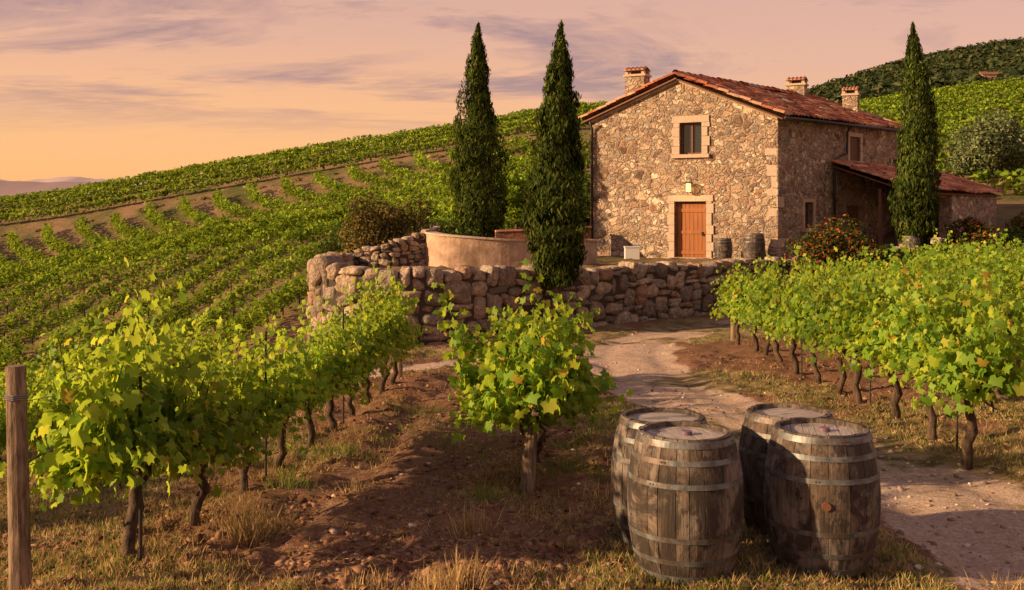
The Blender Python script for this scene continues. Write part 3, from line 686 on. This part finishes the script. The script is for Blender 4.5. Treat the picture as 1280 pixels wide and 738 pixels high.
def tiled(name,A,B,Cc,D,par,tw=.23,tl=.38,th=.065):
    A,B,Cc,D=[np.array(p,float) for p in(A,B,Cc,D)]
    W=np.linalg.norm(B-A); Ln=np.linalg.norm(D-A); nt=int(W/tw); nl=max(2,int(Ln/tl)); ss=8
    nrm=np.cross(B-A,D-A); nrm/=np.linalg.norm(nrm)
    if nrm[2]<0: nrm=-nrm
    nu=nt*ss+1; i=np.arange(nu); fx=(i/(nu-1))[:,None]; k=np.minimum(i//ss,nt-1); ph=(i%ss)/ss
    VV=[];UU=[];FF=[];o=0
    sag=(.04*np.sin(fx[:,0]*7)+.02*np.sin(fx[:,0]*17))
    for j in range(nl):
        jt=rng.normal(0,.014,nt)[k]
        prof=np.abs(np.sin(ph*math.pi))**.7*th+sag
        p=lambda v:(A+(B-A)*fx)+((D+(Cc-D)*fx)-(A+(B-A)*fx))*v
        v0=j/nl-np.abs(jt)[:,None]*.5; v1=min((j+1.05)/nl,1.0)
        a=p(v0)+nrm*(prof-.02)[:,None]; b=p(v0)+nrm*(prof+.035+jt)[:,None]; c=p(v1)+nrm*(prof+jt)[:,None]
        VV+= [a,b,c]; UU.append(np.tile(np.stack([k+.5,np.full(nu,j+.5)],-1),(3,1)))
        q=np.arange(nu-1)
        FF.append(np.stack([o+q,o+q+1,o+nu+q+1,o+nu+q],-1)); FF.append(np.stack([o+nu+q,o+nu+q+1,o+2*nu+q+1,o+2*nu+q],-1)); o+=3*nu
    V=np.concatenate(VV);F=np.concatenate(FF);U=np.concatenate(UU)
    me=mk_mesh(name,V,F,[M_tile],False); uv=me.uv_layers.new(name='UVMap'); uv.data.foreach_set('uv',U[F.ravel()].astype(np.float32).ravel())
    mb=MB(); dn=nrm*.11
    Q=[A-dn,B-dn,Cc-dn,D-dn]; Q2=[q-nrm*.05 for q in Q]
    mb.add(Q+Q2,[(0,1,2,3),(7,6,5,4),(0,4,5,1),(1,5,6,2),(2,6,7,3),(3,7,4,0)]); obj(name+'_boards',mb.mesh(name+'_boards',[M_shut]),par)
    return obj(name,me,par)
up=Vector((0,0,1)); go=.22
rA=Ap+up*(ZA+.17)-e2*go; rB=Ap+up*(ZA+.15)+e2*(Ls+go)
eC=C+up*(ZC+.17)-e2*go; eR=Rp+up*(ZR+.15)+e2*go
eC=eC+(eC-rA)*.09; eR=eR+(eR-rB)*.09
eL=Lp+up*(ZL+.17)-e2*go; eB=Bp+up*(ZL+.15)+e2*go
eL=eL+(eL-rA)*.08; eB=eB+(eB-rB)*.08
tiled('roof_right',eC,eR,rB,rA,house); tiled('roof_left',eB,eL,rA,rB,house)
def tilerow(P,Q,r=.11,step=.4,lift=.05):
    mb=MB(); P=Vector(P);Q=Vector(Q); n=int((Q-P).length/step); d=(Q-P)/n
    sd=d.normalized().cross(up).normalized(); nu=sd.cross(d.normalized())
    for i in range(n):
        V=[];jl=random.gauss(0,.012)
        for e,(f,rr) in enumerate(((0,r*1.08),(1.08,r*.92))):
            for k in range(9):
                a=math.pi*k/8; V.append(P+d*(i+f)+sd*math.cos(a)*rr+nu*(math.sin(a)*rr+lift+jl-(0.02 if e else 0)))
        F=[(k,k+1,9+k+1,9+k) for k in range(8)]; mb.add(V,F)
    me=mb.mesh('tilerow',[M_tile],True); uv=me.uv_layers.new(name='UVMap')
    for p in me.polygons:
        for li in p.loop_indices: uv.data[li].uv=((p.index//8)*3+.5+r*100,7.5)
    return me
obj('ridge_tiles',tilerow(rA,rB,.13),house); obj('verge_tiles_right',tilerow(eC,rA,.1),house); obj('verge_tiles_left',tilerow(eL,rA,.1),house)
obj('rear_verge_tiles',tilerow(eR,rB,.1),house)
mb=MB()
for (P,Q) in ((Vector((0,0,ZC)),Vector((sA,0,ZA))),(Vector((sA,0,ZA)),Vector((Wg,0,ZL)))):
    V=[]
    for p in(P,Q):
        for (dd,dz) in ((.09,-.08),(.09,.04),(-.05,.04),(-.05,-.08)): V.append(frG((p.x,dd,p.z+dz)))
    mb.add(V,[(0,1,5,4),(1,2,6,5),(3,0,4,7),(0,3,2,1),(4,5,6,7)])
obj('verge_band',mb.mesh('verge_band',[M_plaster]),house)
def chimney(x,y,zb,zt,w,nm):
    mb=MB(); ca,sa=math.cos(-.49),math.sin(-.49)
    fr=lambda v: Vector((x+v[0]*ca-v[1]*sa,y+v[0]*sa+v[1]*ca,v[2]))
    hb=zt-.32
    mb.box((0,0,(zb+hb)/2),(w,w*.8,hb-zb),0,fr); mb.box((0,0,hb+.04),(w*1.15,w*.95,.08),1,fr)
    for i in(-1,1):
        for j in(-1,1): mb.box((i*w*.42,j*w*.32,hb+.15),(.12,.12,.14),1,fr)
    mb.box((0,0,hb+.15),(w*.5,w*.4,.13),3,fr)
    n=5
    for i in range(n):
        xx=-w*.55+w*1.1*(i+.5)/n
        V=[fr((xx-w*.1,-w*.55,hb+.22)),fr((xx+w*.1,-w*.55,hb+.22)),fr((xx+w*.1,0,hb+.36)),fr((xx-w*.1,0,hb+.36)),fr((xx,-w*.57,hb+.28)),fr((xx,0,hb+.42)),fr((xx-w*.1,w*.55,hb+.22)),fr((xx+w*.1,w*.55,hb+.22)),fr((xx,w*.57,hb+.28))]
        mb.add(V,[(0,4,5,3),(4,1,2,5),(0,1,4),(3,5,8,6),(5,2,7,8),(0,3,6),(0,6,7,1)],2)
    obj(nm,mb.mesh(nm,[M_rub,M_quoin,M_tile,M_core]),house)
chimney(4.85,38.5,5.9,7.98,.78,'chimney_1'); chimney(12.25,42.8,6.8,8.2,.75,'chimney_2'); chimney(14.5,42.6,6.2,7.75,.62,'chimney_3')
mb=MB()
g0=eC+n2*.05-up*.1; g1=eR+n2*.05-up*.1; mb.tube([g0,g1],.06,8)
mb.tube([frS((5.0,.3,5.75)),frS((5.0,.12,5.55)),frS((5.0,.1,4.7)),frS((4.0,.1,4.45)),frS((4.0,.1,1.9))],.045,8)
mb.tube([frG((Wg-.12,.32,5.9)),frG((Wg-.12,.1,5.6)),frG((Wg-.12,.09,.8))],.045,8)
obj('drainpipes',mb.mesh('drainpipes',[M_metal],True),house)
mb=MB(); mb.box((3.17,.12,3.40),(.05,.22,.05),0,frG); mb.box((3.17,.24,3.50),(.24,.24,.05),0,frG); mb.box((3.17,.24,3.16),(.18,.18,.04),0,frG); mb.box((3.17,.24,3.33),(.14,.14,.30),1,frG)
for i in(-1,1):
    for j in(-1,1): mb.box((3.17+i*.085,.24+j*.085,3.33),(.018,.018,.3),0,frG)
obj('wall_lantern',mb.mesh('wall_lantern',[M_metal,M_glow]),house)
li=bpy.data.lights.new('lantern_light','POINT'); li.energy=16; li.color=(1,.55,.2); li.shadow_soft_size=.08
lo=bpy.data.objects.new('lantern_light',li); scene.collection.objects.link(lo); lo.location=frG((3.17,.5,3.25)); lo.parent=house
t0,t1,dp=4.1,12.6,3.0; zw,ze=4.34,3.3
tiled('leanto_roof',frS((t0-.15,dp+.15,ze-.05)),frS((t1+.15,dp+.15,ze-.05)),frS((t1+.15,0,zw)),frS((t0-.15,0,zw)),house)
obj('leanto_verge',tilerow(frS((t0-.15,dp+.15,ze-.05)),frS((t0-.15,0,zw)),.09),house); obj('leanto_verge_end',tilerow(frS((t1+.15,dp+.15,ze-.05)),frS((t1+.15,0,zw)),.09),house)
mb=MB()
mb.box((t0+.35,dp-.3,(z0+ze)/2-.1),(.5,.5,ze-z0-.1),0,frS)
mb.box((8.0,dp-.25,(z0+ze)/2-.1),(.5,.5,ze-z0-.1),0,frS)
mb.box(((8.25+t1)/2,dp-.2,(z0+ze)/2-.08),(t1-8.25,.35,ze-z0-.08),0,frS)
mb.box((t1-.2,dp/2-.1,(z0+ze)/2),(.35,dp-.35,ze-z0+.1),0,frS)
mb.box(((Ls+t1)/2,-.2,(z0+zw)/2-.1),(t1-Ls,.35,zw-z0-.1),0,frS)
obj('leanto_walls',mb.mesh('leanto_walls',[M_rub]),house)
mb=MB(); mb.box(((t0+8.2)/2+.1,dp-.2,ze-.2),(8.2-t0,.2,.22),0,frS)
for i in range(6): mb.box((t0+.2+i*.8,dp/2,(zw+ze)/2-.3),(.1,.02,.14),0,frS)
mb.box((t0+.1,dp*.6,1.9),(.12,.12,2.8),0,frS)
obj('leanto_beams',mb.mesh('leanto_beams',[M_shut]),house)
fx,fy=82,171; fz=Hs(fx,fy)
fh=empty('distant_house',(fx,fy,fz-.1),0,(.42,.42,.42)); mb=MB(); mb.box((0,0,1.8),(8,5,4.2),0)
mb.add([(-4.3,-2.9,3.9),(4.3,-2.9,3.9),(4.3,0,5.4),(-4.3,0,5.4),(4.3,2.9,3.9),(-4.3,2.9,3.9)],[(0,1,2,3),(3,2,4,5),(0,3,5),(1,4,2)],1)
for xx in(-2.5,0,2.5): mb.box((xx,-2.52,2.4),(.9,.06,1.2),2)
obj('walls_and_roof',mb.mesh('distant_house',[M_plaster,M_terr,M_core]),fh)
# ------------------------------------------------------------------ barrels
def barrel_meshes(H_=.9,Rb=.374,Re=.300,ns=22):
    rad=lambda z: Re+(Rb-Re)*(1-((z-H_/2)/(H_/2))**2)**.95 if abs(z-H_/2)<H_/2 else Re
    V=[];F=[]
    nz=22
    wd=np.array([random.uniform(.7,1.35) for _ in range(ns)]); ang=np.concatenate([[0],np.cumsum(wd)])/wd.sum()*2*math.pi
    for s in range(ns):
        a0=ang[s]; a1=ang[s+1]; g=.0022; o=len(V); dr=random.gauss(0,.0013)
        for j in range(nz+1):
            z=H_*j/nz; r=rad(z)+dr
            A=[(a0,-.010),(a0+g/r*.6,-.0025),(a0+g/r*1.6,0),((a0+a1)/2,.0012),(a1-g/r*1.6,0),(a1-g/r*.6,-.0025),(a1,-.010)]
            for a,d in A: V.append(((r+d)*math.cos(a),(r+d)*math.sin(a),z+ (dr*2 if j==nz else 0)))
        for j in range(nz):
            for k in range(6): F.append((o+j*7+k,o+j*7+k+1,o+(j+1)*7+k+1,o+(j+1)*7+k))
        ti=len(V)
        for k in range(7):
            x,y,z=V[o+nz*7+k]; f=(rad(H_)-.03)/math.hypot(x,y); V.append((x*f,y*f,z)); V.append((x*f,y*f,H_-.045))
        for k in range(6):
            F.append((o+nz*7+k,o+nz*7+k+1,ti+2*k+2,ti+2*k)); F.append((ti+2*k,ti+2*k+2,ti+2*k+3,ti+2*k+1))
    staves=mk_mesh('barrel_staves',V,F,[M_bw])
    mb=MB(); N=64
    def hoop(z0,z1):
        V=[]
        for z,d in((z0,.0),(z0,.0045),(z1,.0045),(z1,.0)):
            r=rad(z)+d
            for k in range(N): a=2*math.pi*k/N; V.append((r*math.cos(a),r*math.sin(a),z))
        F=[(j*N+k,j*N+(k+1)%N,(j+1)*N+(k+1)%N,(j+1)*N+k) for j in range(3) for k in range(N)]
        mb.add(V,F)
        a=random.uniform(3.6,5.6)
        for q in(-.03,.03):
            r=rad((z0+z1)/2)+.006; x,y=r*math.cos(a+q),r*math.sin(a+q); mb.tube([(x,y,(z0+z1)/2),(x*1.01,y*1.01,(z0+z1)/2)],.007,6)
    hoop(.012,.05); hoop(.125,.158); hoop(.27,.302); hoop(.605,.637); hoop(.745,.778); hoop(H_-.052,H_-.012)
    hoops=mb.mesh('barrel_hoops',[M_hoop])
    mb=MB(); r=Re-.028; npk=7
    for i in range(npk):
        x0=-r+2*r*i/npk+.002; x1=-r+2*r*(i+1)/npk-.002
        xs=[x0,(x0+x1)/2,x1]; T=[(x,math.sqrt(max(0,r*r-x*x))) for x in xs]; poly=[(x,-y) for x,y in T]+[(x,y) for x,y in T[::-1]]
        V=[(x,y,H_-.032) for x,y in poly]+[(x,y,H_-.05) for x,y in poly]; n=6
        mb.add(V,[tuple(range(n))]+[(k,(k+1)%n,n+(k+1)%n,n+k)[::-1] for k in range(n)])
    mb.add([(r*math.cos(2*math.pi*k/32)*1.02,r*math.sin(2*math.pi*k/32)*1.02,H_-.046) for k in range(32)],[tuple(range(32))],1)
    head=mb.mesh('barrel_head',[M_head,M_core])
    mb=MB(); mb.tube([(.02,.02,H_-.04),(.02,.02,H_-.008)],[.04,.035],14)
    top=mb.mesh('barrel_bung',[M_bung])
    mb=MB(); rb=Rb; mb.tube([(0,-rb+.015,.47),(0,-rb-.01,.47)],[.03,.028],14); side=mb.mesh('barrel_side_bung',[M_shut])
    return staves,hoops,head,top,side
BM=[barrel_meshes() for _ in range(3)]
def barrel(x,y,z,rot,s=1,v=0,top=True,side=True,name='wine_barrel'):
    e=empty(name,(x,y,z),rot,(s,s,s)); B=BM[v]
    for nm,me in zip(('staves','hoops','head','bung','side_bung'),B):
        if nm=='bung' and not top: continue
        if nm=='side_bung' and not side: continue
        obj(nm,me,e)
    return e
barrel(1.13,6.50,-.0,.3,1,0,True,False); barrel(1.10,7.27,-.055,1.4,1,1,False,False); barrel(2.07,6.66,-.01,-.22,1.0,2); barrel(2.07,7.44,-.055,2.1,1,0,False,False)
barrel(7.45,35.1,.75,.5,.85,0,False,False); barrel(8.4,34.6,.75,.9,1.05,1,False,False); barrel(13.6,33.9,.9,.4,.8,1,False)
mb=MB(); mb.box((0,0,.22),(.5,.35,.42)); mb.box((0,0,.45),(.54,.39,.04)); obj('white_crate',mb.mesh('white_crate',[M_white]),None,(4.25,35.3,.75))
mb=MB(); mb.tube([(0,0,0),(0,0,.3),(0,0,.32)],[.16,.2,.21],14); obj('blue_bucket',mb.mesh('blue_bucket',[M_blue]),None,(14.3,37.3,.9))
# ------------------------------------------------------------------ scatter
def Hfull(x,y):
    iy=np.clip(np.interp(y,rows,np.arange(nr)),0,nr-1.001); u=x/(y+8); ix=np.clip((u-cols[0])/(cols[1]-cols[0]),0,nc-1.001)
    a=iy.astype(int);b=ix.astype(int);fy=iy-a;fx=ix-b
    return (ZZ[a,b]*(1-fx)+ZZ[a,b+1]*fx)*(1-fy)+(ZZ[a+1,b]*(1-fx)+ZZ[a+1,b+1]*fx)*fy
def samp(n,ymin,ymax,xl=-.62,xr=.62):
    y=ymin*(ymax/ymin)**rng.random(n); u=rng.uniform(xl,xr,n); return u*y,y
def stones(name,x,y,s,mat):
    n=len(x); z=Hfull(x,y)+s*.1; P=np.stack([x,y,z],-1)
    k=rng.integers(0,6,n); Vs=[];Fs=[];o=0
    for q in range(6):
        T=IV1*(1+rng.normal(0,.25,(len(IV1),1)))
        m_=k==q; N=rng.normal(0,.35,(m_.sum(),3))+[0,0,1]; D=rng.normal(size=(m_.sum(),3)); S=np.stack([s[m_]*rng.uniform(.6,1.3,m_.sum()),s[m_],s[m_]*.55],-1)
        V,F=scatter(T,IF1,P[m_],N,D,S); Vs.append(V);Fs.append(F+o);o+=len(V)
    obj(name,mk_mesh(name,np.concatenate(Vs),np.concatenate(Fs),[mat]))
x,y=samp(12000,5.5,26); pdq=segdist(x,y,PATH); k=(pdq<1.35)|(rng.random(len(x))<.14); x,y=x[k],y[k]
stones('gravel',x,y,.006+.014*rng.random(len(x))**4*2,M_peb)
x,y=samp(30000,5.5,20,-.6,.5); pdq=segdist(x,y,PATH); cl=fbm(x*.9,y*.9,17,4); k=(pdq>1.2)&(cl>.40); x,y=x[k],y[k]
stones('soil_clods',x,y,.005+.036*rng.random(len(x))**4,M_clod)
x,y=samp(70,5.8,14,-.2,.45); stones('loose_stones',x,y,rng.uniform(.015,.045,70),M_peb)
def blades(name,x,y,h,mat,lean=.35,w=.006):
    n=len(x); P=np.stack([x,y,Hfull(x,y)-.01],-1); a=rng.uniform(0,6.28,n); D=np.stack([np.cos(a)*lean*rng.random(n),np.sin(a)*lean*rng.random(n),np.ones(n)],-1); N=rng.normal(size=(n,3))*[1,1,.2]
    V,F=scatter(BT,BF,P,N,D,np.stack([np.full(n,w*2),h,h],-1)); obj(name,mk_mesh(name,V,F,[mat]))
def grass_pts(n,ymax,thr):
    x,y=samp(n,5.4,ymax,-.62,.6); pdq=np.minimum(segdist(x,y,PATH),segdist(x,y,ARM)+.6)
    g=fbm(x*.55,y*.55,61,5)+.12*np.exp(-((pdq-1.45)/.35)**2)+.1*np.exp(-((x-(-2.6+.07*(y-6)))/.5)**2)-.14*np.exp(-((x-(-.75+.06*y))/.85)**2)
    fine=vnoise(x*5,y*5,91)
    k=(g+.25*(fine-.5)>thr)&(pdq>1.0); return x[k],y[k]
x,y=grass_pts(100000,24,.54); blades('grass',x,y,rng.uniform(.02,.07,len(x)),M_grass,.8)
x,y=grass_pts(150000,24,.45); blades('dry_grass',x,y,rng.uniform(.02,.09,len(x)),M_straw,1.3,.004)
x,y=samp(30000,5.5,18,-.55,.5); pdq=segdist(x,y,PATH); k=pdq>.95; x,y=x[k],y[k]; nS=len(x)
D=rng.normal(size=(nS,3))*[1,1,.12]; N=rng.normal(0,.3,(nS,3))+[0,0,1]; ll=rng.uniform(.02,.08,nS)
V,F=scatter(BT,BF,np.stack([x,y,Hfull(x,y)+.008],-1),N,D,np.stack([np.full(nS,.006),ll,ll*.2],-1)); obj('straw_litter',mk_mesh('straw_litter',V,F,[M_straw]))
def tuft(cx,cy,n,h,r,mat,name):
    x=cx+rng.normal(0,r,n); y=cy+rng.normal(0,r,n); P=np.stack([x,y,Hfull(x,y)-.01],-1)
    D=np.stack([(x-cx)*3.2,(y-cy)*3.2,np.ones(n)],-1)+rng.normal(0,.15,(n,3)); hh=h*rng.uniform(.4,1.1,n)
    V,F=scatter(BT,BF,P,rng.normal(size=(n,3))*[1,1,.2],D,np.stack([np.full(n,.006),hh,hh],-1)); obj(name,mk_mesh(name,V,F,[mat]))
for (cx,cy,n,h,r) in [(-1.95,7.3,260,.38,.09),(-1.8,7.5,120,.28,.08),(-.3,7.35,150,.2,.07),(-.33,6.15,200,.2,.08),(-.5,6.2,120,.16,.07),(3.15,6.35,90,.14,.08),(.75,8.2,120,.14,.1),(-.9,6.3,90,.12,.08),(2.55,8.2,140,.13,.12),(-1.3,8.6,90,.14,.08),(5.0,8.9,160,.15,.2)]: tuft(cx,cy,n,h,r,M_straw,'dry_grass_tuft')
for (cx,cy,n,h,r) in [(-2.0,8.9,150,.2,.1),(-1.8,10.2,200,.18,.16),(.5,9.6,200,.2,.16),(.75,10.8,220,.2,.2),(-.2,8.0,120,.16,.08),(1.0,12,260,.18,.3),(-1.2,13,260,.18,.3),(.85,9.0,120,.15,.1),(4.0,13,200,.15,.25),(-.6,10.4,220,.16,.3),(-1.0,11.6,220,.16,.3)]: tuft(cx,cy,n,h,r,M_grass,'grass_tuft')
x,y=samp(1600,5.5,16,-.55,.3); P=np.stack([x,y,Hfull(x,y)+.015],-1)
V,F=scatter(LT,LF,P,rng.normal(0,.35,P.shape)+[0,0,1],rng.normal(size=P.shape),rng.uniform(.02,.045,len(x)))
mm=leafmat('fallen_leaf',[(0,(.10,.05,.025)),(.6,(.22,.12,.05)),(1,(.33,.22,.08))],.1,(.3,.2,.05)); obj('fallen_leaves',mk_mesh('fallen_leaves',V,F,[mm]))
# ------------------------------------------------------------------ sky, sun, camera
w=bpy.data.worlds.new('World'); scene.world=w; w.use_nodes=True; t=NT(w.node_tree)
S=Vector((-.97,-.24,0)).normalized(); el=R(17)
co=t.coord('Generated'); sx,sy,sz=t.n('ShaderNodeSeparateXYZ',{0:co}).outputs[:3]
base=t.ramp(sz,[(0,(1.08,.50,.17)),(.05,(1.10,.56,.22)),(.11,(1.06,.55,.27)),(.18,(.86,.48,.34)),(.4,(.40,.34,.39)),(1,(.26,.28,.42))])
rt=t.mapr(sx,-.15,.5); base=t.mix(t.math('MULTIPLY',rt,.6),base,(.80,.46,.37))
den=t.math('ADD',t.math('MAXIMUM',sz,0),.07)
cx=t.math('DIVIDE',sx,den); cy=t.math('DIVIDE',sy,den)
cv=t.n('ShaderNodeCombineXYZ',{0:t.math('MULTIPLY',cx,.55),1:t.math('MULTIPLY',cy,1.0),2:8.1}).outputs[0]
n=t.noise(cv,.62,8,.64,.7); n2=t.noise(cv,2.8,5,.65)
cl=t.mapr(t.math('ADD',n,t.math('MULTIPLY',t.math('SUBTRACT',n2,.5),.34)),.45,.56)
cl=t.math('MULTIPLY',cl,t.mapr(sz,.07,.13),clamp=True)
ccol=t.mix(rt,(.42,.25,.26),(.42,.275,.29))
hi=t.mapr(n2,.48,.66,0,.65)
ccol=t.mix(hi,ccol,(1.05,.58,.36))
c=t.mix(t.math('MULTIPLY',cl,.88),base,ccol)
sky=t.n('ShaderNodeTexSky',sky_type='NISHITA',sun_disc=False,sun_elevation=el,sun_rotation=math.atan2(S.x,S.y))
b1=t.n('ShaderNodeBackground',{0:c,1:.88}); b2=t.n('ShaderNodeBackground',{0:sky.outputs[0],1:.01})
t.n('ShaderNodeOutputWorld',{'Surface':t.n('ShaderNodeAddShader',{0:b1.outputs[0],1:b2.outputs[0]}).outputs[0]})
sl=bpy.data.lights.new('sun','SUN'); sl.energy=9; sl.angle=R(.9); sl.color=(1,.66,.35)
so=bpy.data.objects.new('sun',sl); scene.collection.objects.link(so)
dirv=Vector((S.x*math.cos(el),S.y*math.cos(el),math.sin(el))); so.rotation_euler=dirv.to_track_quat('Z','Y').to_euler(); so.location=(-20,-5,20)
cam=bpy.data.cameras.new('camera'); cam.lens=35; cam.sensor_width=36; cam.shift_y=-.0773; cam.clip_end=6000
cob=bpy.data.objects.new('camera',cam); scene.collection.objects.link(cob); cob.location=(0,0,2.3); cob.rotation_euler=(R(90),0,0)
scene.camera=cob
scene.view_settings.view_transform='Standard'; scene.view_settings.look='None'; scene.view_settings.exposure=0
